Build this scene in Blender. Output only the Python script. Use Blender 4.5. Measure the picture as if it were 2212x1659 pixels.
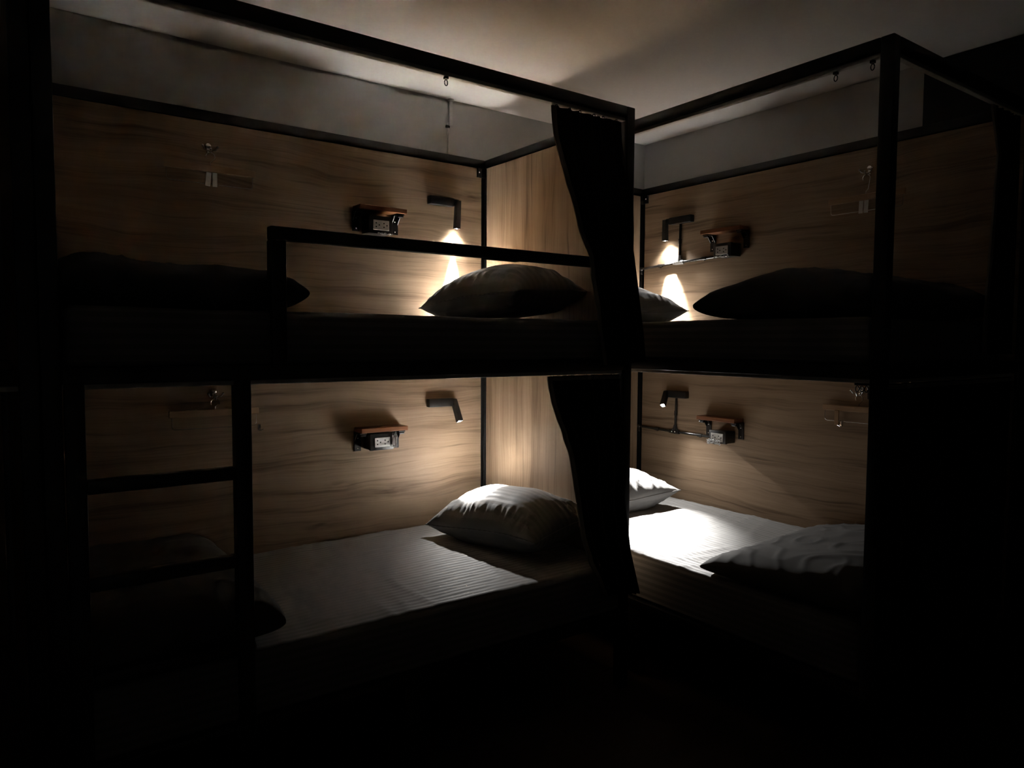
import bpy, bmesh, math, random
from mathutils import Vector, Matrix, noise as mnoise

for o in list(bpy.data.objects):
    bpy.data.objects.remove(o, do_unlink=True)
SC = bpy.context.scene
COL = SC.collection

# ------------------------------------------------------------------ camera
cam_d = bpy.data.cameras.new('camera')
cam = bpy.data.objects.new('camera', cam_d)
COL.objects.link(cam)
CR = Vector((0.808290680641075, -0.5887636770314046, 0.004848525265222696))
CU = Vector((0.030419322450838192, 0.049982487844318066, 0.9982867402357523))
CF = Vector((0.5879973132680281, 0.8067583798866625, -0.05831017125877756))
m = Matrix((CR, CU, -CF)).transposed().to_4x4()
m.translation = Vector((-3.078888896706238, -2.9640282783477425, 1.3365940509077938))
cam.matrix_world = m
cam_d.sensor_width = 36.0
cam_d.lens = 1570.1338 / 2212 * 36.0
cam_d.clip_start = 0.02
SC.camera = cam

# ------------------------------------------------------------------ world, exposure
w = bpy.data.worlds.new('night')
SC.world = w
w.use_nodes = True
w.node_tree.nodes['Background'].inputs[0].default_value = (0.02, 0.022, 0.026, 1)
w.node_tree.nodes['Background'].inputs[1].default_value = 0.02
SC.view_settings.view_transform = 'Standard'
SC.view_settings.look = 'None'
SC.view_settings.gamma = 1.0
SC.view_settings.use_curve_mapping = False
SC.view_settings.exposure = 2.6
SC.cycles.use_denoising = True
SC.cycles.use_adaptive_sampling = False
SC.cycles.max_bounces = 10
SC.cycles.diffuse_bounces = 6
SC.cycles.sample_clamp_indirect = 60.0
SC.cycles.caustics_reflective = False
SC.cycles.caustics_refractive = False

LAMP_COL = (1.0, 0.97, 0.935)
LAMP_MID = {'upper_left': 2.0, 'upper_right': 1.4, 'lower_left': 2.4, 'lower_right': 1.2}
LAMP_WIDE = {'upper_left': 0.9, 'upper_right': 1.3, 'lower_left': 1.1, 'lower_right': 3.3}   # spill of each lamp, W
LAMP_CONE = {'upper_left': 26, 'upper_right': 38, 'lower_left': 33, 'lower_right': 62}
LAMP_BEAM = {'upper_left': 1300.0, 'upper_right': 215.0, 'lower_left': 300.0, 'lower_right': 36.0}   # its inner beam, W

# ------------------------------------------------------------------ materials
def new_mat(name):
    mt = bpy.data.materials.new(name)
    mt.use_nodes = True
    nt = mt.node_tree
    return mt, nt, nt.nodes['Principled BSDF']

def plain(name, col, rough=0.6, metal=0.0, spec=0.5, bump=0.0, bscale=60.0, var=0.08):
    mt, nt, b = new_mat(name)
    N, L = nt.nodes, nt.links
    tc = N.new('ShaderNodeTexCoord')
    nz = N.new('ShaderNodeTexNoise'); nz.inputs['Scale'].default_value = bscale; nz.inputs['Detail'].default_value = 4
    L.new(tc.outputs['Object'], nz.inputs['Vector'])
    rp = N.new('ShaderNodeValToRGB')
    rp.color_ramp.elements[0].position = 0.3; rp.color_ramp.elements[1].position = 0.7
    rp.color_ramp.elements[0].color = tuple(c * (1 - var) for c in col) + (1,)
    rp.color_ramp.elements[1].color = tuple(min(1, c * (1 + var)) for c in col) + (1,)
    L.new(nz.outputs['Fac'], rp.inputs['Fac'])
    L.new(rp.outputs['Color'], b.inputs['Base Color'])
    b.inputs['Roughness'].default_value = rough
    b.inputs['Metallic'].default_value = metal
    b.inputs['Specular IOR Level'].default_value = spec
    if bump:
        bp = N.new('ShaderNodeBump'); bp.inputs['Strength'].default_value = bump; bp.inputs['Distance'].default_value = 0.002
        L.new(nz.outputs['Fac'], bp.inputs['Height']); L.new(bp.outputs['Normal'], b.inputs['Normal'])
    return mt

def wood_mat(name, light, mid, dark, rough=0.55, spec=0.2):
    """laminate wood, grain along UV.x (UV in metres)"""
    mt, nt, b = new_mat(name)
    N, L = nt.nodes, nt.links
    uv = N.new('ShaderNodeUVMap')
    def mapped(sx, sy, src=None):
        mp = N.new('ShaderNodeMapping'); mp.inputs['Scale'].default_value = (sx, sy, 1)
        L.new(src or uv.outputs['UV'], mp.inputs['Vector']); return mp.outputs['Vector']
    def noise(vec, scale=1.0, detail=4.0, rough_=0.55, dist=0.0):
        n = N.new('ShaderNodeTexNoise'); n.inputs['Scale'].default_value = scale
        n.inputs['Detail'].default_value = detail; n.inputs['Roughness'].default_value = rough_
        n.inputs['Distortion'].default_value = dist
        L.new(vec, n.inputs['Vector']); return n.outputs['Fac']
    def math_(op, a, b_, clamp=False):
        n = N.new('ShaderNodeMath'); n.operation = op; n.use_clamp = clamp
        for i, v in enumerate((a, b_)):
            if isinstance(v, (int, float)): n.inputs[i].default_value = v
            else: L.new(v, n.inputs[i])
        return n.outputs[0]
    def ramp(fac, p0, p1):
        n = N.new('ShaderNodeMapRange'); n.inputs['From Min'].default_value = p0; n.inputs['From Max'].default_value = p1
        L.new(fac, n.inputs['Value']); return n.outputs['Result']
    # knots: sparse stretched cells which bend the grain around themselves
    vo = N.new('ShaderNodeTexVoronoi'); vo.inputs['Scale'].default_value = 1.0
    L.new(mapped(1.55, 4.6), vo.inputs['Vector'])
    knot = ramp(vo.outputs['Distance'], 0.16, 0.0)
    halo = ramp(vo.outputs['Distance'], 0.62, 0.05)
    wob = noise(mapped(1.3, 4.0), 1.0, 3.0)
    sep = N.new('ShaderNodeSeparateXYZ'); L.new(uv.outputs['UV'], sep.inputs[0])
    y1 = math_('ADD', sep.outputs['Y'], math_('MULTIPLY', wob, 0.09))
    y2 = math_('ADD', y1, math_('MULTIPLY', halo, 0.022))
    cmb = N.new('ShaderNodeCombineXYZ'); L.new(sep.outputs['X'], cmb.inputs['X']); L.new(y2, cmb.inputs['Y'])
    bands = noise(mapped(0.7, 17.0, cmb.outputs[0]), 1.0, 5.0, 0.6)
    fine = noise(mapped(3.0, 150.0, cmb.outputs[0]), 1.0, 3.0, 0.6)
    streak = ramp(noise(mapped(1.9, 52.0, cmb.outputs[0]), 1.0, 2.0, 0.5), 0.60, 0.80)
    base = N.new('ShaderNodeValToRGB')
    e = base.color_ramp.elements
    e[0].position = 0.34; e[0].color = dark + (1,)
    e[1].position = 0.66; e[1].color = light + (1,)
    e2 = e.new(0.48); e2.color = mid + (1,)
    L.new(math_('ADD', math_('MULTIPLY', bands, 0.72), math_('MULTIPLY', fine, 0.28)), base.inputs['Fac'])
    mx = N.new('ShaderNodeMix'); mx.data_type = 'RGBA'
    mx.inputs[7].default_value = tuple(c * 0.42 for c in dark) + (1,)
    L.new(base.outputs['Color'], mx.inputs[6])
    kk = math_('MULTIPLY', knot, ramp(noise(mapped(9.0, 40.0), 1.0, 2.0), 0.40, 0.60))
    L.new(math_('ADD', math_('MULTIPLY', streak, 0.70), math_('MULTIPLY', kk, 0.75), True), mx.inputs[0])
    L.new(mx.outputs[2], b.inputs['Base Color'])
    b.inputs['Roughness'].default_value = rough
    b.inputs['Specular IOR Level'].default_value = spec
    bp = N.new('ShaderNodeBump'); bp.inputs['Strength'].default_value = 0.12; bp.inputs['Distance'].default_value = 0.001
    L.new(fine, bp.inputs['Height']); L.new(bp.outputs['Normal'], b.inputs['Normal'])
    return mt

def sheet_mat(name, c_light, c_dark, period=0.026):
    """satin striped cotton, stripes run along UV.x"""
    mt, nt, b = new_mat(name)
    N, L = nt.nodes, nt.links
    uv = N.new('ShaderNodeUVMap')
    sep = N.new('ShaderNodeSeparateXYZ'); L.new(uv.outputs['UV'], sep.inputs[0])
    m1 = N.new('ShaderNodeMath'); m1.operation = 'MULTIPLY'; m1.inputs[1].default_value = 2 * math.pi / period
    L.new(sep.outputs['Y'], m1.inputs[0])
    s = N.new('ShaderNodeMath'); s.operation = 'SINE'; L.new(m1.outputs[0], s.inputs[0])
    mr = N.new('ShaderNodeMapRange'); mr.inputs['From Min'].default_value = -0.25; mr.inputs['From Max'].default_value = 0.25
    L.new(s.outputs[0], mr.inputs['Value'])
    mx = N.new('ShaderNodeMix'); mx.data_type = 'RGBA'
    mx.inputs[6].default_value = c_dark + (1,); mx.inputs[7].default_value = c_light + (1,)
    L.new(mr.outputs[0], mx.inputs[0]); L.new(mx.outputs[2], b.inputs['Base Color'])
    rr = N.new('ShaderNodeMapRange'); rr.inputs['To Min'].default_value = 0.72; rr.inputs['To Max'].default_value = 0.58
    L.new(mr.outputs[0], rr.inputs['Value']); L.new(rr.outputs[0], b.inputs['Roughness'])
    b.inputs['Specular IOR Level'].default_value = 0.4
    b.inputs['Sheen Weight'].default_value = 0.15
    tc = N.new('ShaderNodeTexCoord')
    nz = N.new('ShaderNodeTexNoise'); nz.inputs['Scale'].default_value = 14; nz.inputs['Detail'].default_value = 5
    nz.inputs['Distortion'].default_value = 0.8
    L.new(tc.outputs['Object'], nz.inputs['Vector'])
    bp = N.new('ShaderNodeBump'); bp.inputs['Strength'].default_value = 0.35; bp.inputs['Distance'].default_value = 0.004
    L.new(nz.outputs['Fac'], bp.inputs['Height']); L.new(bp.outputs['Normal'], b.inputs['Normal'])
    return mt

def emit_mat(name, col, strength):
    mt, nt, b = new_mat(name)
    N, L = nt.nodes, nt.links
    tc = N.new('ShaderNodeTexCoord')
    vo = N.new('ShaderNodeTexNoise'); vo.inputs['Scale'].default_value = 200
    L.new(tc.outputs['Object'], vo.inputs['Vector'])
    mr = N.new('ShaderNodeMapRange'); mr.inputs['To Min'].default_value = strength * 0.9; mr.inputs['To Max'].default_value = strength * 1.1
    L.new(vo.outputs['Fac'], mr.inputs['Value'])
    b.inputs['Base Color'].default_value = (0.8, 0.8, 0.8, 1)
    b.inputs['Emission Color'].default_value = col + (1,)
    L.new(mr.outputs[0], b.inputs['Emission Strength'])
    return mt

M = {}
M['wall'] = plain('wall_paint', (0.50, 0.50, 0.495), 0.9, bump=0.1, bscale=90, var=0.02)
M['ceiling'] = plain('ceiling_paint', (0.84, 0.83, 0.81), 0.92, bump=0.06, bscale=70, var=0.02)
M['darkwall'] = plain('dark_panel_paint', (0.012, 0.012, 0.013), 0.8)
M['room'] = plain('room_paint', (0.50, 0.50, 0.49), 0.9)
M['floor'] = wood_mat('floor_laminate', (0.10, 0.065, 0.042), (0.075, 0.048, 0.03), (0.05, 0.03, 0.02), 0.45)
M['wood'] = wood_mat('oak_laminate', (0.37, 0.268, 0.178), (0.285, 0.201, 0.130), (0.13, 0.085, 0.051))
M['shelfwood'] = wood_mat('red_brown_wood', (0.24, 0.10, 0.046), (0.175, 0.068, 0.031), (0.11, 0.042, 0.02), 0.4)
M['hangerwood'] = wood_mat('hanger_wood', (0.45, 0.30, 0.19), (0.38, 0.25, 0.15), (0.30, 0.19, 0.11), 0.4)
M['steel'] = plain('black_powder_coat', (0.010, 0.0098, 0.0096), 0.36, spec=0.5, bump=0.12, bscale=500)
M['track'] = plain('track_metal', (0.68, 0.68, 0.66), 0.45)
M['plastic'] = plain('black_plastic', (0.012, 0.012, 0.012), 0.4)
M['conduit'] = plain('glossy_black_conduit', (0.018, 0.018, 0.018), 0.2, spec=0.7)
M['conduit_glare'] = plain('glare_lit_fitting', (0.22, 0.22, 0.22), 0.25, spec=0.6)  # black plastic coloured grey to stand in for lamp glare
M['white'] = plain('white_plastic', (0.62, 0.62, 0.60), 0.4)
M['film'] = plain('clear_film', (0.6, 0.6, 0.6), 0.2, spec=0.8)
M['hole'] = plain('socket_hole', (0.004, 0.004, 0.004), 0.8)
M['chrome'] = plain('chrome', (0.75, 0.74, 0.72), 0.12, metal=1.0, var=0.02)
M['curtain'] = plain('curtain_fabric', (0.020, 0.018, 0.0165), 0.95, spec=0.1, bump=0.3, bscale=350, var=0.2)
M['edging'] = plain('lit_hem_fabric', (0.20, 0.175, 0.15), 0.9, bump=0.3, bscale=300)  # curtain edge lit by the lamp behind, light put into the colour
M['header'] = plain('header_tape_fabric', (0.30, 0.29, 0.27), 0.8, bump=0.3, bscale=300)
M['sheet'] = sheet_mat('striped_sheet', (0.20, 0.198, 0.193), (0.14, 0.138, 0.134))
M['pillow'] = sheet_mat('striped_pillowcase', (0.215, 0.212, 0.207), (0.17, 0.168, 0.164), 0.030)
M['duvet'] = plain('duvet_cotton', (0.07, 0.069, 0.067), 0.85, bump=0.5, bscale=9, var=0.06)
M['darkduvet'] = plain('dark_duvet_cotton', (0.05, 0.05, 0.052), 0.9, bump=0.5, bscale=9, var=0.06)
M['board'] = plain('base_board', (0.30, 0.22, 0.15), 0.7, bscale=12)
M['lens'] = emit_mat('lamp_led', (1.0, 0.95, 0.86), 40.0)
M['pipe'] = plain('white_pipe', (0.60, 0.60, 0.58), 0.5)

# ------------------------------------------------------------------ helpers
def shade(me, ang=40):
    for p in me.polygons: p.use_smooth = True
    try: me.set_sharp_from_angle(angle=math.radians(ang))
    except Exception: pass

def obj(name, bm, mat, parent=None, smooth=False):
    if parent is not None:
        bmesh.ops.translate(bm, verts=bm.verts, vec=-parent_loc(parent))
    bmesh.ops.recalc_face_normals(bm, faces=bm.faces)
    me = bpy.data.meshes.new(name)
    bm.to_mesh(me); bm.free()
    me.materials.append(mat)
    if smooth: shade(me)
    o = bpy.data.objects.new(name, me)
    COL.objects.link(o)
    if parent is not None: o.parent = parent
    return o

LOC = {}
def parent_loc(o):
    v = Vector((0, 0, 0))
    while o is not None:
        v += o.location; o = o.parent
    return v

def thing(name, label, cat, loc, group=None):
    o = bpy.data.objects.new(name, None)
    o.empty_display_size = 0.05
    COL.objects.link(o); o.location = loc
    o['label'] = label; o['category'] = cat
    if group: o['group'] = group
    return o

def tag(o, label, cat, group=None):
    o['label'] = label; o['category'] = cat
    if group: o['group'] = group
    return o

def rebase(o, loc):
    """move a one-mesh thing's origin to loc, mesh stays where it is"""
    loc = Vector(loc)
    o.data.transform(Matrix.Translation(-loc)); o.location = loc

def bx(bm, a, b, bev=0.0):
    x0, x1 = sorted((a[0], b[0])); y0, y1 = sorted((a[1], b[1])); z0, z1 = sorted((a[2], b[2]))
    vs = [bm.verts.new(p) for p in ((x0,y0,z0),(x1,y0,z0),(x1,y1,z0),(x0,y1,z0),(x0,y0,z1),(x1,y0,z1),(x1,y1,z1),(x0,y1,z1))]
    fs = [bm.faces.new([vs[i] for i in q]) for q in ((3,2,1,0),(4,5,6,7),(0,1,5,4),(1,2,6,5),(2,3,7,6),(3,0,4,7))]
    if bev:
        es = list({e for f in fs for e in f.edges})
        bmesh.ops.bevel(bm, geom=es, offset=bev, segments=2, affect='EDGES', profile=0.5)
    return bm

def box(a, b, bev=0.003):
    return bx(bmesh.new(), a, b, bev)

def tube(bm, pts, r, seg=10, cap=True):
    pts = [Vector(p) for p in pts]
    rings = []
    n = None
    for i, p in enumerate(pts):
        if i == 0: t = pts[1] - pts[0]
        elif i == len(pts) - 1: t = pts[-1] - pts[-2]
        else: t = (pts[i+1] - p).normalized() + (p - pts[i-1]).normalized()
        t.normalize()
        if n is None:
            n = t.orthogonal().normalized()
        else:
            n = (n - t * n.dot(t)).normalized()
        b = t.cross(n)
        rr = r[i] if isinstance(r, (list, tuple)) else r
        rings.append([bm.verts.new(p + (n * math.cos(a) + b * math.sin(a)) * rr) for a in (2*math.pi*k/seg for k in range(seg))])
    for a, b in zip(rings, rings[1:]):
        for k in range(seg):
            bm.faces.new((a[k], a[(k+1) % seg], b[(k+1) % seg], b[k]))
    if cap:
        bm.faces.new(rings[0][::-1]); bm.faces.new(rings[-1])
    return bm

def sphere(bm, c, r, seg=12):
    bmesh.ops.create_uvsphere(bm, u_segments=seg, v_segments=seg//2+2, radius=r, matrix=Matrix.Translation(Vector(c)))
    return bm

def arc(c, r, a0, a1, ax, ay, n=10):
    c = Vector(c); ax = Vector(ax); ay = Vector(ay)
    return [c + ax * (r*math.cos(a0+(a1-a0)*k/n)) + ay * (r*math.sin(a0+(a1-a0)*k/n)) for k in range(n+1)]

def set_uv(o, g, c, off=(0, 0)):
    """UV in metres: x along axis g, y along axis c (or nearest other axis)"""
    me = o.data
    uv = me.uv_layers.new(name='UVMap')
    for p in me.polygons:
        for li in p.loop_indices:
            v = me.vertices[me.loops[li].vertex_index].co
            q = c
            nrm = p.normal
            if abs(nrm[c]) > 0.8: q = 3 - g - c
            uv.data[li].uv = (v[g] + off[0], v[q] + off[1])

def roundbox(lo, hi, r, n, disp=None):
    """closed rounded box with dense faces; disp(p, normal) -> offset vector"""
    lo = Vector(lo); hi = Vector(hi); c = (lo + hi) / 2; h = (hi - lo) / 2
    def coords(a, k):
        core = [-(h[a]-r[a]) + 2*(h[a]-r[a])*i/k for i in range(k+1)]
        e = [h[a] - r[a]*(1-t) for t in (0.25, 0.5, 0.75, 1.0)]
        return [-v for v in reversed(e)] + core + e
    cs = [coords(a, n[a]) for a in range(3)]
    bm = bmesh.new(); cache = {}
    def vert(i, j, k):
        key = (i, j, k)
        if key in cache: return cache[key]
        p = Vector((cs[0][i], cs[1][j], cs[2][k]))
        inner = Vector([max(-(h[a]-r[a]), min(h[a]-r[a], p[a])) for a in range(3)])
        d = p - inner
        q = Vector([d[a]/r[a] for a in range(3)])
        if q.length > 1e-9:
            # map cube shell to rounded shell
            mx_ = max(abs(t) for t in q)
            q = q.normalized() * mx_
        nrm = q.normalized() if q.length > 1e-9 else Vector((0,0,1))
        P = inner + Vector([q[a]*r[a] for a in range(3)]) + c
        if disp: P = P + disp(P, nrm)
        cache[key] = bm.verts.new(P)
        return cache[key]
    I, J, K = len(cs[0])-1, len(cs[1])-1, len(cs[2])-1
    for k in (0, K):
        for i in range(I):
            for j in range(J): bm.faces.new((vert(i,j,k), vert(i+1,j,k), vert(i+1,j+1,k), vert(i,j+1,k)))
    for j in (0, J):
        for i in range(I):
            for k in range(K): bm.faces.new((vert(i,j,k), vert(i+1,j,k), vert(i+1,j,k+1), vert(i,j,k+1)))
    for i in (0, I):
        for j in range(J):
            for k in range(K): bm.faces.new((vert(i,j,k), vert(i,j+1,k), vert(i,j+1,k+1), vert(i,j,k+1)))
    return bm

# bunk-local coordinates: u along the bed from its head end, v out of the wall, z up
class Frame:
    def __init__(s, kind, ox=0.0, h0=-0.0275): s.kind = kind; s.ox = ox; s.h0 = h0
    def __call__(s, u, v, z):
        if s.kind == 'left': return Vector((-1.0846 - u + s.ox, -v, z))
        return Vector((-v, -u, z))
    def box(s, a, b, bev=0.003): return box(s(*a), s(*b), bev)
    def bx(s, bm, a, b, bev=0.0): return bx(bm, s(*a), s(*b), bev)
    @property
    def gu(s): return 0 if s.kind == 'left' else 1     # world axis of u
    @property
    def gv(s): return 1 - s.gu

LB = Frame('left'); RB = Frame('right')
L_LEN, R_LEN = 1.888, 1.904
L_DEP, R_DEP = 1.0, 0.9865
HT = 2.2066
T = 0.04
ZM0, ZM1 = 1.2305, 1.2705      # mid rail
ZL0, ZL1 = 0.262, 0.302        # lower rail
ZU = 1.42                      # top of the upper mattresses
ZD = 0.49                      # top of the lower mattresses

# ------------------------------------------------------------------ the room
RX0, RY0, RX1, RY1, RZ = -5.6, -4.3, 0.0425, 0.03, 2.468
def struct(name, a, b, mat, g=0, c=1, off=(0, 0)):
    o = obj(name, box(a, b, 0), mat)
    set_uv(o, g, c, off)
    o['kind'] = 'structure'
    return o
struct('floor', (RX0-.1, RY0-.1, -0.1), (RX1+.1, RY1+.1, 0), M['floor'])
struct('ceiling', (RX0-.1, RY0-.1, RZ), (RX1+.1, RY1+.1, RZ+.1), M['ceiling'])
struct('wall_back', (RX0-.1, RY1, 0), (RX1+.1, RY1+.1, RZ), M['wall'], 0, 2)
struct('wall_right', (RX1, RY0-.1, 0), (RX1+.1, RY1, RZ), M['wall'], 1, 2)
struct('wall_left', (RX0-.1, RY0, 0), (RX0, RY1, RZ), M['room'], 1, 2)
struct('wall_front', (RX0-.1, RY0-.1, 0), (RX1, RY0, RZ), M['room'], 0, 2)
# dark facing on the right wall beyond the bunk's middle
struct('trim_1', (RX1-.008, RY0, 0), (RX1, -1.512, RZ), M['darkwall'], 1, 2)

# ------------------------------------------------------------------ bunk bed frames
def bunk(F, length, dep, label, head_panel=True, added_foot_panel=True, ladder=False, foot_track=False, group='metal bunk beds along the walls', woff=0.0, leg=True):
    root = thing('bunk_bed', label, 'bunk bed', F(length/2, dep/2, 0), group)
    S = M['steel']
    b0, b1 = -0.0275, 0.0075            # back tubes
    h0 = F.h0; h1 = h0 + .035; hs = h0 + .0275   # head tubes, shift of the head panels
    P = lambda name, a, b, mat=S, bev=0.004: obj(name, F.box(a, b, bev), mat, root, True)
    P('post', (h0, b0, 0), (h1, b1, HT)); P('post', (length-T, b0, 0), (length, b1, HT))
    P('post', (0, dep-T, 0), (T, dep, HT)); P('post', (length-T, dep-T, 0), (length, dep, HT))
    for nm, z0, z1 in (('top_rail', HT-T, HT), ('middle_rail', ZM0, ZM1), ('lower_rail', ZL0, ZL1)):
        P(nm, (T, dep-T+.001, z0), (length-T, dep, z1))
        P(nm, (h1, b0, z0), (length-T, b1, z1))
        P(nm, (h0, b1, z0), (h1, dep-T, z1))
        P(nm, (length-T+.002, b1, z0), (length, dep-T, z1))
    # boards under the mattresses
    for z0 in (ZM0, ZL0):
        o = obj('bed_base', F.box((h1+.002, b1+.002, z0+.006), (length-T, dep-T, z0+.03), 0), M['board'], root)
    # wood panels
    def panel(nm, a, b, g, c, off):
        o = obj(nm, F.box(a, b, 0.0015), M['wood'], root)
        set_uv(o, g, c, off)
    for z0, z1, of in ((ZM1+.001, HT-T-.003, 0.0), (ZL1+.001, ZM0-.003, 3.1)):
        panel('back_panel', (.030+hs, -.012, z0), (length-.012, .012, z1), F.gu, 2, (of + woff, of*1.7 + woff*2.3))
        if head_panel: panel('head_panel', (-.012+hs, .030, z0), (.012+hs, dep-T-.004, z1), 2, F.gv, (of*.6 + 5 + woff, of + 2.2 + woff))
        if added_foot_panel: panel('added_foot_panel', (length-.03, .030, z0), (length-.012, dep-T-.004, z1), 2, F.gv, (of*.6 + 8, of + 4.2))  # foot end is unseen; panel added to block light
    # curtain tracks under the front rails
    def glider(parent, u, v, z):
        bm = bmesh.new()
        F.bx(bm, (u-.006, v-.006, z-.008), (u+.006, v+.006, z))
        cc = F(u, v, z-.019)
        e = F(u+1, v, z) - F(u, v, z)
        tube(bm, arc(cc, .009, 0, 2*math.pi*.98, e*0.62, Vector((0, 0, 1)), 12), .0016, 6)
        obj('track_glider', bm, M['plastic'], parent, True)
    for z in (HT-T, ZM0):
        t = obj('curtain_track', F.box((T, dep-.031, z-.012), (length-T, dep-.011, z+.0005), .002), M['track'], root)
        lst = {('left', True): [.806], ('right', True): [.85 + .87, 1.833], ('left', False): [], ('right', False): [1.818, 1.832, 1.846]}[(F.kind, z > 2)]
        if F.ox == 0:
            for u in lst: glider(t, u, dep-.021, z-.011)
        if foot_track:
            obj('curtain_track', F.box((length-.031, b1+.02, z-.012), (length-.011, dep-T, z+.0005), .002), M['track'], root)
    # L brackets in the head corner, each with a screw
    bm = bmesh.new()
    F.bx(bm, (.036, .012, HT-T-.048), (.058, .026, HT-T-.004), .001)
    F.bx(bm, (.012, .012, HT-T-.048), (.036, .030, HT-T-.030), .001)
    br = obj('corner_bracket', bm, S, root)
    obj('screw', sphere(bmesh.new(), F(.050, .026, HT-T-.024), .005, 10), M['chrome'], br, True)
    if F.kind == 'right':
        o = obj('track_bracket', F.box((1.8445, dep-.034, ZM0-.060), (1.8635, dep-.030, ZM0-.001), .001), M['track'], root)
        obj('screw', sphere(bmesh.new(), F(1.852, dep-.034, ZM0-.045), .005, 10), M['chrome'], o, True)
    # middle leg pair of the lower frame
    if leg:
        um = .928
        P('leg', (um-.04, dep-T, 0), (um+.04, dep, ZL0)); P('leg', (um-.04, b0, 0), (um+.04, b1, ZL0))
    if ladder:
        for u0 in (1.4194, 1.8024):
            P('ladder_stringer', (u0, dep-T+.002, 0), (u0+.042, dep+.002, ZM0))
        for zc in (.985, .7485, .512, .275):
            P('ladder_rung', (1.4614, dep-.03, zc-.017), (1.8024, dep, zc+.017))
        P('guard_post', (1.3194, dep-T, ZM1), (1.3614, dep, 1.6075)); P('guard_rail', (T, dep-.036, 1.6075), (1.3614, dep, 1.6435))
        obj('rail_plate', F.box((.53, dep-.033, 1.604), (.66, dep-.004, 1.6078), 0.0005), S, root)
    return root

left_bunk = bunk(LB, L_LEN, L_DEP, 'black metal bunk bed with ladder and guard rail, along the back wall', ladder=True)
right_bunk = bunk(RB, R_LEN, R_DEP, 'black metal bunk bed without ladder, along the right wall in the corner', added_foot_panel=False, foot_track=True, woff=11.3)
NB = Frame('left', -(L_LEN + 0.002), 0.001)
far_bunk = bunk(NB, L_LEN, L_DEP, 'dark bunk bed at the left edge of the photo, mostly out of frame', woff=21.7)

# ------------------------------------------------------------------ mattresses in fitted sheets
def nz(p, s, seed=0.0):
    return mnoise.noise(Vector((p[0]*s + seed, p[1]*s + seed*1.7, p[2]*s - seed)))

def mattress(F, length, dep, z0, z1, label, seed, crease=1.0):
    a = F(.016, .020, z0); b = F(length-.045, dep-.012, z1)
    lo = [min(a[i], b[i]) for i in range(3)]; hi = [max(a[i], b[i]) for i in range(3)]
    gu, gv = F.gu, F.gv
    def disp(p, n):
        # long shallow creases, mostly across the bed, and a slight sag
        q = Vector((p[gu]*5.5, p[gv]*2.2, seed))
        wv = mnoise.noise(q + Vector((mnoise.noise(q*.7)*1.6, 0, 0)))
        r = (1 - abs(wv)*3.0)
        r = max(0, r)**3
        q2 = Vector((p[gu]*3.0 + p[gv]*9.0, p[gv]*3.5, seed+4))
        r2 = max(0, 1 - abs(mnoise.noise(q2))*3.2)**3
        fine = mnoise.noise(Vector((p[0]*18, p[1]*18, seed)))*.0012
        d = (r*.003 + r2*.0025)*crease + fine + mnoise.noise(Vector((p[0]*2, p[1]*2, seed)))*.004 - .004
        if n.z < -.3: return Vector((0, 0, 0))
        return Vector((0, 0, d*max(0, n.z))) + Vector((n.x, n.y, 0))*(mnoise.noise(Vector((p[0]*6, p[1]*6, p[2]*9+seed)))*.003 - .003)
    nn = [0, 0, 5]; nn[gu] = 120; nn[gv] = 80
    bm = roundbox(lo, hi, (.03, .03, .03), nn, disp)
    o = obj('mattress', bm, M['sheet'], None, True)
    set_uv(o, gu, gv)
    rebase(o, ((lo[0]+hi[0])/2, (lo[1]+hi[1])/2, z0))
    tag(o, label, 'mattress', 'mattresses in grey fitted sheets')
    return o

mattress(LB, L_LEN, L_DEP, ZM1-.003, ZU, 'dark mattress on the upper berth behind the guard rail', 1.3, .5)
mattress(LB, L_LEN, L_DEP, ZL1-.003, ZD, 'grey striped mattress on the lower berth behind the ladder', 7.7, 1.0)
mattress(RB, R_LEN, R_DEP, ZM1-.003, ZU, 'dark mattress on the upper berth along the right wall', 3.1, .5)
mattress(RB, R_LEN, R_DEP, ZL1-.003, ZD, 'brightly lit striped mattress on the lower berth along the right wall', 5.9, 1.2)

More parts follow.
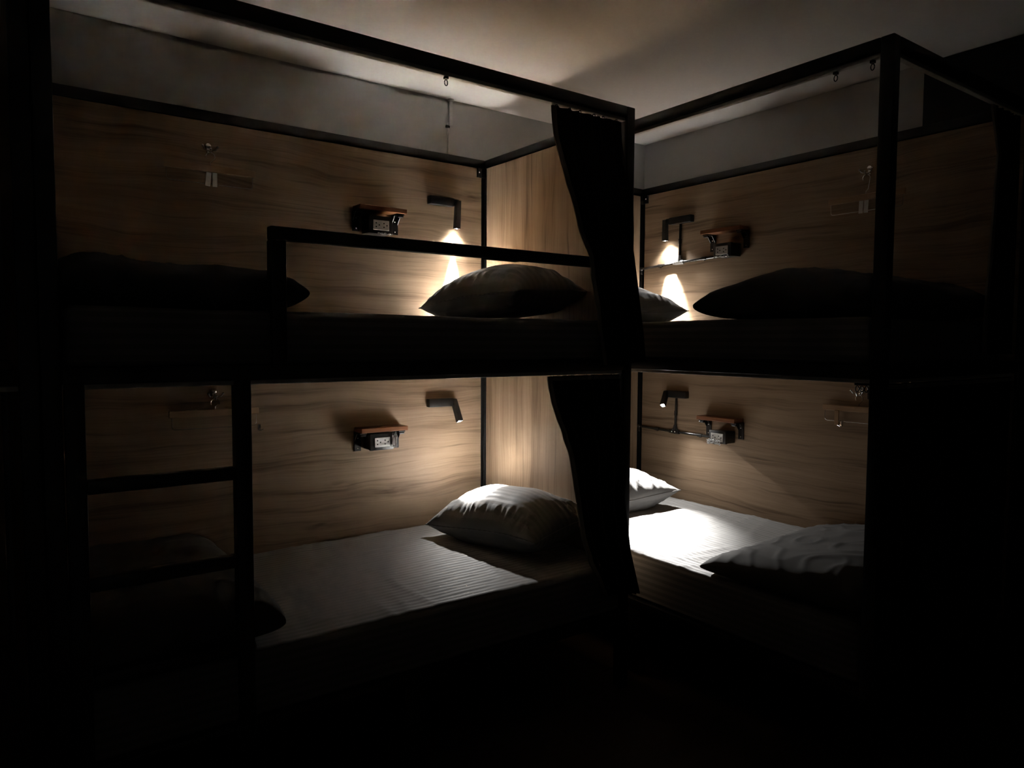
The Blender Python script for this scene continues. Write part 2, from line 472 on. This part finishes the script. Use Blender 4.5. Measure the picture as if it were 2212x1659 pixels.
# ------------------------------------------------------------------ pillows
def pillow(center, hl, hw, height, axis_rot, label, seed, tilt=(0, 0), seam=.078, wr=1.0):
    """hl half length along local x, hw half width along local y; rests on z = center.z"""
    NX, NY = 84, 56
    bm = bmesh.new()
    uvl = {}
    def surf(i, j, side):
        a = -1 + 2*i/NX; b = -1 + 2*j/NY
        a = math.sin(a*math.pi/2)*.55 + a*.45; b = math.sin(b*math.pi/2)*.55 + b*.45
        x = a*hl*(1 - .075*(1 - b*b)**1.0); y = b*hw*(1 - .085*(1 - a*a))
        ed = (1 - abs(a)**2.6)*(1 - abs(b)**2.6)
        h = max(0, ed)**.56
        # gathers running in from the seams
        edge = max(abs(a), abs(b))
        tang = y*26 if abs(a) > abs(b) else x*26
        g = mnoise.noise(Vector((tang*1.7 + seed*9, seed + (2 if abs(a) > abs(b) else 8), edge*1.8)))
        g += .5*mnoise.noise(Vector((tang*3.6 + seed*5, seed + 3, edge*2)))
        env = max(0, 1 - abs(edge - .80)/.24)
        soft = mnoise.noise(Vector((x*5 + seed, y*6, seed)))*.012*h
        dent = mnoise.noise(Vector((x*11 + seed*2, y*11, seed + 6)))*.006*h
        wav = .012*math.sin(a*2.1 + seed)*abs(b)**3
        if side > 0:
            z = seam + wav + h*(height - seam) + g*.011*env*wr*min(1, h*3) + soft + dent
        else:
            z = seam + wav - h*(seam + .045) + g*.006*env*wr*min(1, h*3)
            if z < 0: z = z*.06
        return x, y, z
    rz = Matrix.Rotation(axis_rot, 3, 'Z'); tx = Matrix.Rotation(tilt[0], 3, 'X'); ty = Matrix.Rotation(tilt[1], 3, 'Y')
    R = rz @ tx @ ty
    grid = {}
    for side in (1, -1):
        for i in range(NX+1):
            for j in range(NY+1):
                on = i in (0, NX) or j in (0, NY)
                if on and side < 0: grid[(i, j, -1)] = grid[(i, j, 1)]; continue
                x, y, z = surf(i, j, side)
                p = R @ Vector((x, y, z))
                v = bm.verts.new(p); grid[(i, j, side)] = v; uvl[v] = (x, y)
    layer = bm.loops.layers.uv.new('UVMap')
    for side in (1, -1):
        for i in range(NX):
            for j in range(NY):
                q = [grid[(i, j, side)], grid[(i+1, j, side)], grid[(i+1, j+1, side)], grid[(i, j+1, side)]]
                if len(set(q)) < 4: continue
                f = bm.faces.new(q)
                for lp in f.loops: lp[layer].uv = uvl[lp.vert]
    lowest = min(v.co.z for v in bm.verts)
    loc = Vector(center) - Vector((0, 0, min(0, lowest)))
    o = obj('pillow', bm, M['pillow'], None, True)
    o.location = loc
    tag(o, label, 'pillow', 'pillows at the head ends')
    # piping along the seam
    pts = []
    for i in range(0, NX+1, 2): pts.append(grid_pt(surf, R, i, 0))
    for j in range(2, NY+1, 2): pts.append(grid_pt(surf, R, NX, j))
    for i in range(NX-2, -1, -2): pts.append(grid_pt(surf, R, i, NY))
    for j in range(NY-2, -1, -2): pts.append(grid_pt(surf, R, 0, j))
    bm = bmesh.new(); tube(bm, pts, .0026, 6)
    pp = obj('piping', bm, M['pillow'], None, True)
    set_uv(pp, 0, 1)
    pp.parent = o
    return o
def grid_pt(surf, R, i, j):
    return R @ Vector(surf(i, j, 1))

pillow((-1.297, -.44, ZU-.004), .335, .190, .215, math.radians(90+4), 'grey pillow in silhouette on the upper berth behind the guard rail', 1.1, (math.radians(-2), math.radians(4.5)))
pillow((-1.285, -.495, ZD-.004), .318, .192, .205, math.radians(90+11), 'striped pillow lit from above on the lower berth beside the drawn curtain', 2.7, (math.radians(-7), math.radians(2)), wr=1.3)
pillow((-.51, -.275, ZU-.004), .345, .215, .205, math.radians(0), 'grey pillow on the upper berth below the right wall lamp', 4.2)
pillow((-.53, -.255, ZD-.004), .345, .215, .205, math.radians(-2), 'brilliantly lit white pillow on the lower berth along the right wall', 5.3, wr=1.3)

# ------------------------------------------------------------------ folded duvets at the foot ends
def duvet(F, u0, u1, v0, v1, z, H, label, seed, mat, hf=None, slant=0.0):
    """rolled-back duvet: lofted rounded heap; hf(s, t) scales the height, slant shifts its head edge along v"""
    NU, NV = 90, 90
    bm = bmesh.new()
    layer = bm.loops.layers.uv.new('UVMap')
    g = {}
    def surf(i, j, side):
        s = i/NU; t = j/NV
        a = -1 + 2*s; b = -1 + 2*t
        aa = math.copysign(abs(math.sin(a*math.pi/2)), a)*.7 + a*.3
        bb = math.copysign(abs(math.sin(b*math.pi/2)), b)*.7 + b*.3
        s2 = (aa+1)/2; t2 = (bb+1)/2
        u = u0 + (u1-u0)*s2 + slant*(t2-.5)*(1-s2)
        v = v0 + (v1-v0)*t2
        e = max(0, (1-abs(aa)**5)*(1-abs(bb)**6))**.42
        hh = H*(hf(s2, t2) if hf else 1)
        q = Vector((u*4.2 + seed, v*5.5, seed))
        r1 = max(0, 1-abs(mnoise.noise(q + Vector((mnoise.noise(q*.6)*1.3, 0, 0))))*2.6)**2
        r2 = max(0, 1-abs(mnoise.noise(Vector((u*9 - v*5 + seed, v*8, seed+3))))*2.8)**2
        if side > 0:
            zz = hh*.40 + (hh*.60)*e + (r1*.006 + r2*.006 + mnoise.noise(q*.5)*.014)*e
        else:
            zz = hh*.40*(1-e**.7)
        du = mnoise.noise(Vector((v*7+seed, zz*14, seed)))*.018*(1-e)
        dv = mnoise.noise(Vector((u*7+seed, zz*14, seed+5)))*.012*(1-e)
        return F(u+du, v+dv, z+zz), (u, v)
    uvs = {}
    for side in (1, -1):
        for i in range(NU+1):
            for j in range(NV+1):
                on = i in (0, NU) or j in (0, NV)
                if on and side < 0: g[(i,j,-1)] = g[(i,j,1)]; continue
                p, uvp = surf(i, j, side)
                v = bm.verts.new(p); g[(i,j,side)] = v; uvs[v] = uvp
    for side in (1, -1):
        for i in range(NU):
            for j in range(NV):
                q = [g[(i,j,side)], g[(i+1,j,side)], g[(i+1,j+1,side)], g[(i,j+1,side)]]
                if len(set(q)) < 4: continue
                f = bm.faces.new(q)
                for lp in f.loops: lp[layer].uv = uvs[lp.vert]
    o = obj('folded_duvet', bm, mat, None, True)
    rebase(o, F((u0+u1)/2, (v0+v1)/2, z))
    tag(o, label, 'duvet', 'folded duvets at the foot ends')
    return o

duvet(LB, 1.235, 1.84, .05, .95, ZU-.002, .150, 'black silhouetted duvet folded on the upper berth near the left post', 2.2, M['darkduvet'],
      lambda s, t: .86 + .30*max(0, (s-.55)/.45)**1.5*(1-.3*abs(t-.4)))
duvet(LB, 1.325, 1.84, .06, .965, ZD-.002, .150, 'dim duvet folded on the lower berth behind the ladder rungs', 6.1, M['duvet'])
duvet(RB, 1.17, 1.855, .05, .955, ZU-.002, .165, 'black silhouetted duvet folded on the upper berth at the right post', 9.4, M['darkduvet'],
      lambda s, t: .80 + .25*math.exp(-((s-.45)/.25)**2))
duvet(RB, 1.205, 1.855, .05, .975, ZD-.002, .160, 'crumpled grey duvet folded back on the lower berth along the right wall', 12.8, M['duvet'],
      lambda s, t: .45 + .62*s - .12*(1-t)*(1-s), slant=.08)

# ------------------------------------------------------------------ reading lamps
def lamp(F, key, ubar0, ubar1, zc, up, head_dir, hlen, label, aim=None, vp=.030):
    """bar from ubar0 to ubar1 at height zc; head hangs from the end at u = up along head_dir (du, dv, dz)"""
    root = thing('reading_lamp', label, 'lamp', F((ubar0+ubar1)/2, .012, zc), 'reading lamps on the wood panels')
    obj('mount', F.box((ubar0, .012, zc-.019), (ubar1, .044, zc+.019), .004), M['steel'], root, True)
    obj('joint', F.box((min(up-.012, ubar1), .018, zc-.013), (max(up+.012, ubar1), .040, zc+.016), .003), M['steel'], root, True)
    p = F(up, vp, zc+.008)
    d = (F(*[a+b for a, b in zip((up, vp, zc), head_dir)]) - F(up, vp, zc)).normalized()
    side = (F(up+1, vp, zc) - F(up, vp, zc)); side = (side - d*side.dot(d)).normalized(); oth = d.cross(side)
    bm = bmesh.new()
    hw = .0125
    def ring(t, k): return [bm.verts.new(p + d*t + (side*a + oth*b)*hw*k) for a, b in ((1,1),(-1,1),(-1,-1),(1,-1))]
    r0, r1, r2, r3 = ring(0, .9), ring(hlen, 1), ring(hlen, .80), ring(hlen-.006, .78)
    for a, b in ((r0, r1), (r1, r2), (r2, r3)):
        for k in range(4): bm.faces.new((a[k], a[(k+1)%4], b[(k+1)%4], b[k]))
    bm.faces.new(r0); bm.faces.new(r3)
    hd = obj('head', bm, M['steel'], root)
    bm = bmesh.new()
    tip = p + d*(hlen-.0045)
    c = bm.verts.new(tip + d*.006)
    rg = [bm.verts.new(tip + (side*math.cos(a) + oth*math.sin(a))*.0092) for a in (2*math.pi*k/16 for k in range(16))]
    for k in range(16): bm.faces.new((rg[k], rg[(k+1)%16], c))
    bm.faces.new(rg[::-1])
    obj('lens', bm, M['lens'], hd, True)
    lp = p + d*(hlen+.006)
    ad = d if aim is None else (F(*aim) - lp).normalized()
    for nm, size, blend, watt in (('spill', 128, .6 if key != 'lower_left' else 1.0, LAMP_WIDE[key]), ('middle', 76, 1.0, LAMP_MID[key]), ('beam', LAMP_CONE[key], 1.0, LAMP_BEAM[key])):
        ld = bpy.data.lights.new('lamp_'+nm, 'SPOT'); ld.energy = watt; ld.color = LAMP_COL
        ld.spot_size = math.radians(size); ld.spot_blend = blend; ld.shadow_soft_size = .008
        lo = bpy.data.objects.new('lamp_'+nm, ld); COL.objects.link(lo)
        lo.parent = root
        lo.location = lp - root.location
        lo.rotation_euler = ad.to_track_quat('-Z', 'Y').to_euler()
    return root

H = -1.0846
lamp(LB, 'upper_left', .329, .200, 1.980, .186, (0, -.08, -1), .128, 'black reading lamp with straight head on the left panel above the guard rail', aim=(.20, .056, 1.42), vp=.050)
lamp(LB, 'lower_left', .335, .205, 1.050, .196, (-.03, .50, -1), .108, 'black reading lamp with slanted head on the left panel of the lower berth', aim=(.236, .345, .66))
lamp(RB, 'upper_right', .386, .236, 1.992, .222, (-.03, -.04, -1), .112, 'black reading lamp above the pipe tee on the upper right panel', aim=(.26, .050, 1.42), vp=.054)
lamp(RB, 'lower_right', .374, .250, 1.054, .228, (.45, .80, -.80), .105, 'black reading lamp with dazzling lens on the lower right panel', aim=(.60, .56, .49))

# ------------------------------------------------------------------ shelves
def shelf(F, u0, u1, ztop, label, off):
    root = thing('wall_shelf', label, 'shelf', F((u0+u1)/2, .012, ztop-.02), 'small wall shelves over the sockets')
    pl = obj('plank', F.box((u0, .013, ztop-.020), (u1, .088, ztop), .002), M['shelfwood'], root)
    set_uv(pl, F.gu, F.gv, (off, off*2))
    for ua in (u0+.026, u1-.012):
        bm = bmesh.new()
        F.bx(bm, (ua-.016, .0125, ztop-.105), (ua+.016, .0185, ztop-.0205), .001)
        F.bx(bm, (ua-.016, .0185, ztop-.0265), (ua+.016, .080, ztop-.0205), .001)
        # the rounded toe and the gusset of the arm
        F.bx(bm, (ua-.014, .062, ztop-.036), (ua+.014, .080, ztop-.0265), .004)
        for sg in (-1, 1):
            vs = [bm.verts.new(F(ua+sg*.0155, *q)) for q in ((.0185, ztop-.0265), (.045, ztop-.0265), (.0185, ztop-.06))]
            ws = [bm.verts.new(F(ua+sg*.0125, *q)) for q in ((.0185, ztop-.0265), (.045, ztop-.0265), (.0185, ztop-.06))]
            bm.faces.new(vs); bm.faces.new(ws[::-1])
            for k in range(3): bm.faces.new((vs[k], vs[(k+1)%3], ws[(k+1)%3], ws[k]))
        br = obj('bracket', bm, M['steel'], root)
        for zz in (ztop-.048, ztop-.092): obj('screw', sphere(bmesh.new(), F(ua, .0185, zz), .0035, 8), M['chrome'], br, True)
    return root
shelf(LB, .470, .692, 1.912, 'red-brown shelf on the left panel above the guard rail, over a socket', 1.0)
shelf(LB, .470, .692, .960, 'red-brown shelf on the left panel of the lower berth, over a socket', 2.0)
shelf(RB, .489, .730, 1.908, 'red-brown shelf on the upper right panel, right of the pipe tee', 3.0)
shelf(RB, .487, .725, .958, 'red-brown shelf on the lower right panel with hanging film below', 4.0)

# ------------------------------------------------------------------ socket boxes
def socket(F, u0, u1, z0, z1, label, film=None, dep=.092):
    root = thing('socket_box', label, 'socket', F((u0+u1)/2, .012, z0), 'double wall sockets in black boxes')
    bm = bmesh.new()
    # a tapering body with a proud front frame
    F.bx(bm, (u0, .0125, z0), (u1, dep-.016, z1), .003)
    F.bx(bm, (u0-.002, dep-.016, z0-.002), (u1+.002, dep, z1+.002), .003)
    obj('box', bm, M['plastic'], root, True)
    uc = (u0+u1)/2; zc = (z0+z1)/2 - .002
    pl = obj('face_plate', F.box((uc-.037, dep, zc-.021), (uc+.037, dep+.004, zc+.021), .0015), M['white'], root)
    bm = bmesh.new()
    for s in (-1, 1):
        for du, dz in ((-.006, .008), (-.006, -.008), (.008, 0)):
            k = 1 if F.kind == 'left' else 1
            c = F(uc + s*.018 - k*du*(1 if F.kind == 'left' else -1), dep+.0042, zc+dz)
            n = (F(uc, 1, zc) - F(uc, 0, zc))
            tube(bm, [c - n*.001, c + n*.0006], .0032, 8)
    obj('socket_holes', bm, M['hole'], pl)
    if film:
        bm = bmesh.new()
        rnd = random.Random(5)
        NXf, NYf = 12, 5
        g = [[bm.verts.new(F(film[0] + (film[1]-film[0])*i/NXf, dep + .006 + rnd.random()*.006 + .004*j/NYf, film[2] + (film[3]-film[2])*j/NYf + rnd.uniform(-.003, .003))) for j in range(NYf+1)] for i in range(NXf+1)]
        for i in range(NXf):
            for j in range(NYf): bm.faces.new((g[i][j], g[i+1][j], g[i+1][j+1], g[i][j+1]))
        bmesh.ops.solidify(bm, geom=bm.faces[:], thickness=.0006)
        f = obj('plastic_film', bm, M['film'], root)
        f['label'] = 'crumpled scrap of clear packing film'
    return root
socket(LB, .545, .652, 1.796, 1.868, 'white double socket in black box on the left panel above the guard rail', film=(.55, .62, 1.790, 1.796))
socket(LB, .545, .652, .864, .934, 'white double socket in black box on the left panel of the lower berth', film=(.533, .556, .872, .925))
socket(RB, .580, .684, 1.764, 1.828, 'white double socket in black box on the upper right panel, at the pipe end', film=(.59, .68, 1.757, 1.766))
socket(RB, .578, .676, .830, .890, 'white double socket in film-wrapped box on the lower right panel', film=(.572, .655, .822, .848))

# ------------------------------------------------------------------ conduits on the right panels
def conduit(F, u_end, u_tee, z_start, z_tee, z_end, z_lamp, label, glossy):
    v = .0195
    root = thing('conduit', label, 'conduit', F(u_tee, .012, z_tee), 'cable conduits on the right panels')
    r = .0068
    mt = M['conduit']
    bm = bmesh.new(); tube(bm, [F(.016, v, z_start), F(u_tee-.02, v, z_tee)], r); obj('pipe', bm, mt, root, True)
    bm = bmesh.new(); tube(bm, [F(u_tee+.02, v, z_tee), F(u_end, v, z_end)], r); obj('pipe', bm, mt, root, True)
    bm = bmesh.new(); tube(bm, [F(u_tee+.006, v, z_tee+.02), F(u_tee+.010, v, z_lamp)], r); obj('pipe', bm, mt, root, True)
    bm = bmesh.new()
    tube(bm, [F(u_tee-.034, v, z_tee), F(u_tee+.036, v, z_tee)], .0105, 12)
    tube(bm, [F(u_tee+.005, v, z_tee), F(u_tee+.006, v, z_tee+.038)], [.0125, .0095], 12)
    # flared webs of the tee and its flat back
    for s in (-1, 1):
        tube(bm, [F(u_tee+.005+s*.006, v, z_tee+.030), F(u_tee+.005+s*.010, v, z_tee+.014), F(u_tee+.005+s*.026, v, z_tee+.004)], [.005, .007, .006], 8)
    F.bx(bm, (u_tee-.026, .0125, z_tee-.012), (u_tee+.030, v, z_tee+.014), .002)
    te = obj('tee', bm, M['conduit_glare'] if glossy else mt, root, True)  # upper tee takes the glare colour, the lower one stays black
    for s in (-.010, .012): obj('screw', sphere(bmesh.new(), F(u_tee+s, v+.010, z_tee+.002), .0042, 8), M['chrome'], te, True)
    for uu in (u_tee*.55, u_tee + (u_end-u_tee)*.6):
        k = (uu-.016)/(u_tee-.016) if uu < u_tee else None
        zz = z_start + (z_tee-z_start)*k if k is not None else z_tee + (z_end-z_tee)*(uu-u_tee)/(u_end-u_tee)
        bm = bmesh.new(); tube(bm, [F(uu-.014, v, zz), F(uu+.014, v, zz)], .0092, 12); F.bx(bm, (uu-.005, .0125, zz-.012), (uu+.005, v, zz+.006), .001)
        obj('coupling', bm, mt, root, True)
    zz = z_tee + (z_lamp-z_tee)*.55
    bm = bmesh.new(); tube(bm, [F(u_tee+.008, v, zz-.012), F(u_tee+.008, v, zz+.012)], .0092, 12)
    obj('coupling', bm, mt, root, True)
    bm = bmesh.new(); sphere(bm, F(.018, v, z_start), .012, 12); tube(bm, [F(.018, v, z_start), F(.018, v, z_start-.03)], .006, 8)
    obj('elbow', bm, mt, root, True)
    return root
conduit(RB, .578, .290, 1.752, 1.768, 1.778, 1.972, 'glossy conduit with glare-coloured tee below the upper right lamp', True)
conduit(RB, .576, .282, .853, .847, .845, 1.034, 'black conduit with black tee below the lower right lamp', False)

# ------------------------------------------------------------------ coat hooks and hangers
def coat_hook(F, u, z, label):
    root = thing('coat_hook', label, 'hook', F(u, .012, z), 'chrome coat hooks on the wood panels')
    bm = bmesh.new()
    tube(bm, [F(u, .0125, z+.012), F(u, .0165, z+.012), F(u, .019, z+.012)], [.011, .010, .006], 14)
    tube(bm, [F(u, .0125, z-.012), F(u, .018, z-.012)], [.008, .007], 12)
    F.bx(bm, (u-.006, .0125, z-.014), (u+.006, .0165, z+.014), .001)
    obj('base', bm, M['chrome'], root, True)
    for du in (-1, 1):
        bm = bmesh.new()
        pts = [F(u, .016, z-.004), F(u+du*.010, .030, z-.010), F(u+du*.020, .040, z-.008), F(u+du*.027, .044, z+.004)]
        tube(bm, pts, .0027, 8); sphere(bm, pts[-1], .0052, 10)
        obj('prong', bm, M['chrome'], root, True)
    bm = bmesh.new()
    pts = [F(u, .016, z-.012), F(u, .034, z-.020), F(u, .044, z-.018), F(u, .050, z-.006)]
    tube(bm, pts, .0027, 8); sphere(bm, pts[-1], .0052, 10)
    obj('prong', bm, M['chrome'], root, True)
    return root

def hanger(F, u, ztop, zbar, label, tags=None, clip=None, peg=None):
    v = .0365
    root = thing('clothes_hanger', label, 'hanger', F(u, v, zbar), 'wooden trouser hangers')
    o = obj('bar', F.box((u-.165, v-.007, zbar-.013), (u+.165, v+.007, zbar+.013), .003), M['hangerwood'], root)
    set_uv(o, F.gu, 2)
    k = -1 if F.kind == 'left' else 1
    e = F(u+1, v, 0) - F(u, v, 0)
    pts = [F(u, v, zbar+.012), F(u, v, zbar+.022), F(u+k*.010, v, zbar+.032), F(u+k*.016, v, ztop-.022)]
    pts += arc(F(u, v, ztop-.016), .016, 0, math.pi*1.15, e*k, Vector((0, 0, 1)), 10)
    bm = bmesh.new(); tube(bm, pts, .0018, 8)
    obj('hook', bm, M['chrome'], root, True)
    bm = bmesh.new()
    zz = zbar-.058
    pts = [F(u-.155, v, zbar-.012), F(u-.155, v, zz+.010), F(u-.152, v, zz+.003), F(u-.145, v, zz), F(u+.145, v, zz), F(u+.152, v, zz+.003), F(u+.155, v, zz+.010), F(u+.155, v, zbar-.012)]
    tube(bm, pts, .0016, 8)
    obj('trouser_bar', bm, M['chrome'], root, True)
    if tags:
        for u0, tilt in tags:
            bm = bmesh.new()
            z1 = zbar-.016; z0 = z1-.052
            F.bx(bm, (u0-.009, v+.008, z0), (u0+.009, v+.0105, z1), .0006)
            bmesh.ops.rotate(bm, verts=bm.verts, cent=F(u0, v, z1), matrix=Matrix.Rotation(tilt, 3, 'Y' if F.kind == 'left' else 'X'))
            t = obj('paper_tag', bm, M['white'], root)
            t['label'] = 'white tag hanging under the bar'
    if clip is not None:
        bm = bmesh.new()
        F.bx(bm, (clip-.006, v-.006, zz-.022), (clip+.006, v+.006, zz+.004), .002)
        tube(bm, [F(clip-.016, v+.004, zz-.018), F(clip, v+.008, zz-.023)], .0016, 6)
        obj('clip', bm, M['chrome'], root, True)
    if peg is not None:
        o = obj('peg', F.box((peg-.010, v+.008, zbar-.075), (peg+.010, v+.014, zbar-.010), .002), M['hangerwood'], root)
        set_uv(o, 2, F.gu)
    return root

coat_hook(LB, 1.277, 2.060, 'small chrome coat hook on the upper left panel above the tagged hanger')
coat_hook(LB, 1.273, 1.128, 'chrome coat hook on the lower left panel beside the ladder stringer')
coat_hook(RB, 1.325, 2.066, 'chrome coat hook on the upper right panel beside the right post')
coat_hook(RB, 1.318, 1.130, 'chrome coat hook on the lower right panel beside the right post')
hanger(LB, 1.275, 2.043, 1.983, 'wooden hanger with two white tags on the upper left panel', tags=[(1.284, .10), (1.263, .0)])
hanger(LB, 1.275, 1.111, 1.058, 'wooden hanger without tags on the lower left panel behind the ladder', clip=1.11)
hanger(RB, 1.325, 2.049, 1.955, 'wooden hanger with two white tags on the upper right panel', tags=[(1.311, .03), (1.333, .03)])
hanger(RB, 1.325, 1.113, 1.052, 'wooden hanger with bright wire bar and peg on the lower right panel', clip=1.248, peg=1.232)

# ------------------------------------------------------------------ curtains
def lerp_edge(edge, z):
    """edge: list of (x, z) with z falling"""
    if z >= edge[0][1]: return edge[0][0]
    for (x0, z0), (x1, z1) in zip(edge, edge[1:]):
        if z0 >= z >= z1:
            k = (z0-z)/max(1e-6, z0-z1); return x0 + (x1-x0)*k
    return edge[-1][0]

def curtain(axis, fixed, left, right, ztop, zbot, vfun, folds, amp, label, seed, glid=6, track_v=0.0, hemskew=0.0, edging=True):
    """axis 0: hangs in an x-z plane facing -y.  vfun(z) gives the offset from `fixed` towards the room."""
    NS, NT = folds*10, 56
    bm = bmesh.new()
    def pt(s, t):
        zb = zbot + hemskew*(s-.5)
        z = ztop + (zb-ztop)*t
        xl, xr = lerp_edge(left, z), lerp_edge(right, z)
        ph = folds*2*math.pi*s + seed + .9*mnoise.noise(Vector((s*3, t*2, seed)))
        x = xl + (xr-xl)*(s + .018*math.sin(ph*.5+1))
        a = amp*(.55 + .45*t)*(1 + .5*mnoise.noise(Vector((s*5, seed, t*1.5))))
        env = min(1, s/.06, (1-s)/.06)
        y = fixed - vfun(z) + a*math.sin(ph)*max(.15, env)
        return Vector((x, y, z))
    g = [[bm.verts.new(pt(i/NS, j/NT)) for j in range(NT+1)] for i in range(NS+1)]
    for i in range(NS):
        for j in range(NT): bm.faces.new((g[i][j], g[i+1][j], g[i+1][j+1], g[i][j+1]))
    bmesh.ops.recalc_face_normals(bm, faces=bm.faces)
    bmesh.ops.solidify(bm, geom=bm.faces[:], thickness=.0022)
    o = obj('curtain', bm, M['curtain'], None, True)
    base = Vector(((left[-1][0]+right[-1][0])/2, fixed - vfun(zbot), zbot))
    rebase(o, base)
    tag(o, label, 'curtain', 'dark privacy curtains of the berths')
    # hemmed edge strip, coloured lighter for the lamp light falling on it
    if edging:
        bm = bmesh.new()
        ring = []
        for j in range(NT+1):
            p = pt(0.0, j/NT)
            n = mnoise.noise(Vector((j*.35, seed, 1)))*.003
            ring.append([bm.verts.new(p + Vector(q)) for q in ((-.006+n, -.003, 0), (.010+n, -.005, 0), (.010+n, .003, 0), (-.006+n, .004, 0))])
        for a, b in zip(ring, ring[1:]):
            for k in range(4): bm.faces.new((a[k], a[(k+1)%4], b[(k+1)%4], b[k]))
        bm.faces.new(ring[0]); bm.faces.new(ring[-1][::-1])
        obj('lit_edge_hem', bm, M['edging'], o, True)
    # gathered header tape along the top edge
    if edging and ztop < 1.5:
        bm = bmesh.new()
        nn = folds*14; ring = []
        for i in range(nn+1):
            p = pt(i/nn, .012)
            wv = .0035*math.sin(i*2.4) + .002*mnoise.noise(Vector((i*.8, seed, 2)))
            ring.append([bm.verts.new(p + Vector(q)) for q in ((0, -.004+wv, -.006), (0, .005+wv, -.006), (0, .005-wv, .006), (0, -.004-wv, .006))])
        for a, b in zip(ring, ring[1:]):
            for k in range(4): bm.faces.new((a[k], a[(k+1)%4], b[(k+1)%4], b[k]))
        bm.faces.new(ring[0]); bm.faces.new(ring[-1][::-1])
        obj('header_tape', bm, M['header'], o, True)
    for k in range(glid):
        s = (k+.35)/glid
        p = pt(s, 0)
        bm = bmesh.new()
        bx(bm, (p.x-.004, fixed-track_v-.006, ztop+.004), (p.x+.004, fixed-track_v+.006, ztop+.016), .001)
        tube(bm, arc((p.x, fixed-track_v, ztop-.002), .008, 0, 6.1, (.7, 0, 0), (0, 0, 1), 10), .0015, 6)
        obj('glider', bm, M['plastic'], o, True)
    return o

def ramp_v(z_in, v_in, z_out, v_out):
    def f(z):
        k = max(0, min(1, (z_in - z)/(z_in - z_out))); k = k*k*(3-2*k)
        return v_in + (v_out - v_in)*k
    return f
# upper berth of the ladder bunk: pushed to the corner post, falling outside the guard rail
curtain(0, 0, [(-1.467, 2.140), (-1.462, 2.041), (-1.433, 1.874), (-1.381, 1.721), (-1.332, 1.640), (-1.322, 1.564), (-1.296, 1.467), (-1.285, 1.38), (-1.255, 1.25)],
        [(-1.130, 2.140), (-1.120, 1.95), (-1.112, 1.74), (-1.113, 1.678), (-1.089, 1.56), (-1.053, 1.37), (-1.038, 1.262)],
        2.150, 1.258, ramp_v(2.12, .979, 1.80, 1.034), 7, .011, 'long black curtain bunched at the corner post beside the guard rail', 1.7, 6, .979, .012)
curtain(0, 0, [(-1.469, 1.206), (-1.456, 1.125), (-1.422, .977), (-1.39, .825), (-1.353, .636), (-1.313, .535), (-1.278, .477), (-1.24, .40)],
        [(-1.130, 1.206), (-1.128, 1.0), (-1.135, .86), (-1.150, .76), (-1.112, .544), (-1.059, .372)],
        1.215, .385, ramp_v(1.19, .979, .90, 1.034), 7, .011, 'black curtain bunched at the corner post of the lower berth', 4.9, 7, .979, -.03)
# foot end of the right bunk
curtain(0, -R_LEN, [(-.262, 2.14), (-.20, 2.0), (-.225, 1.72), (-.25, 1.45)], [(-.03, 2.14), (-.02, 1.9), (-.02, 1.4)],
        2.152, 1.30, lambda z: -.021, 5, .010, 'black curtain bunched at the far right foot end, upper berth', 8.1, 4, -.021, 0)
curtain(0, -R_LEN, [(-.944, 1.206), (-.944, .3)], [(-.02, 1.206), (-.02, .3)],
        1.217, .335, lambda z: -.021, 12, .010, 'black curtain drawn across the lower right foot end', 3.4, 10, -.021, 0)

# ------------------------------------------------------------------ pipe on the back wall above the panels
root = thing('wall_pipe', 'white pipe running down the back wall from the ceiling with a clip', 'pipe', (-1.272, RY1, RZ), None)
bm = bmesh.new(); tube(bm, [(-1.268, RY1-.012, RZ-.006), (-1.268, RY1-.012, 2.345)], .0095, 12); obj('pipe', bm, M['pipe'], root, True)
bm = bmesh.new(); tube(bm, [(-1.278, RY1-.006, 2.36), (-1.281, RY1-.006, 2.0)], .0045, 8); obj('cable', bm, M['pipe'], root, True)
bm = bmesh.new(); tube(bm, [(-1.268, RY1-.012, RZ-.001), (-1.268, RY1-.012, RZ-.010)], .015, 14); obj('collar', bm, M['pipe'], root, True)
bm = bmesh.new(); bx(bm, (-1.292, RY1-.012, 2.335), (-1.272, RY1-.001, 2.347), .002); sphere(bm, (-1.288, RY1-.013, 2.338), .005, 8)
obj('clip', bm, M['plastic'], root, True)
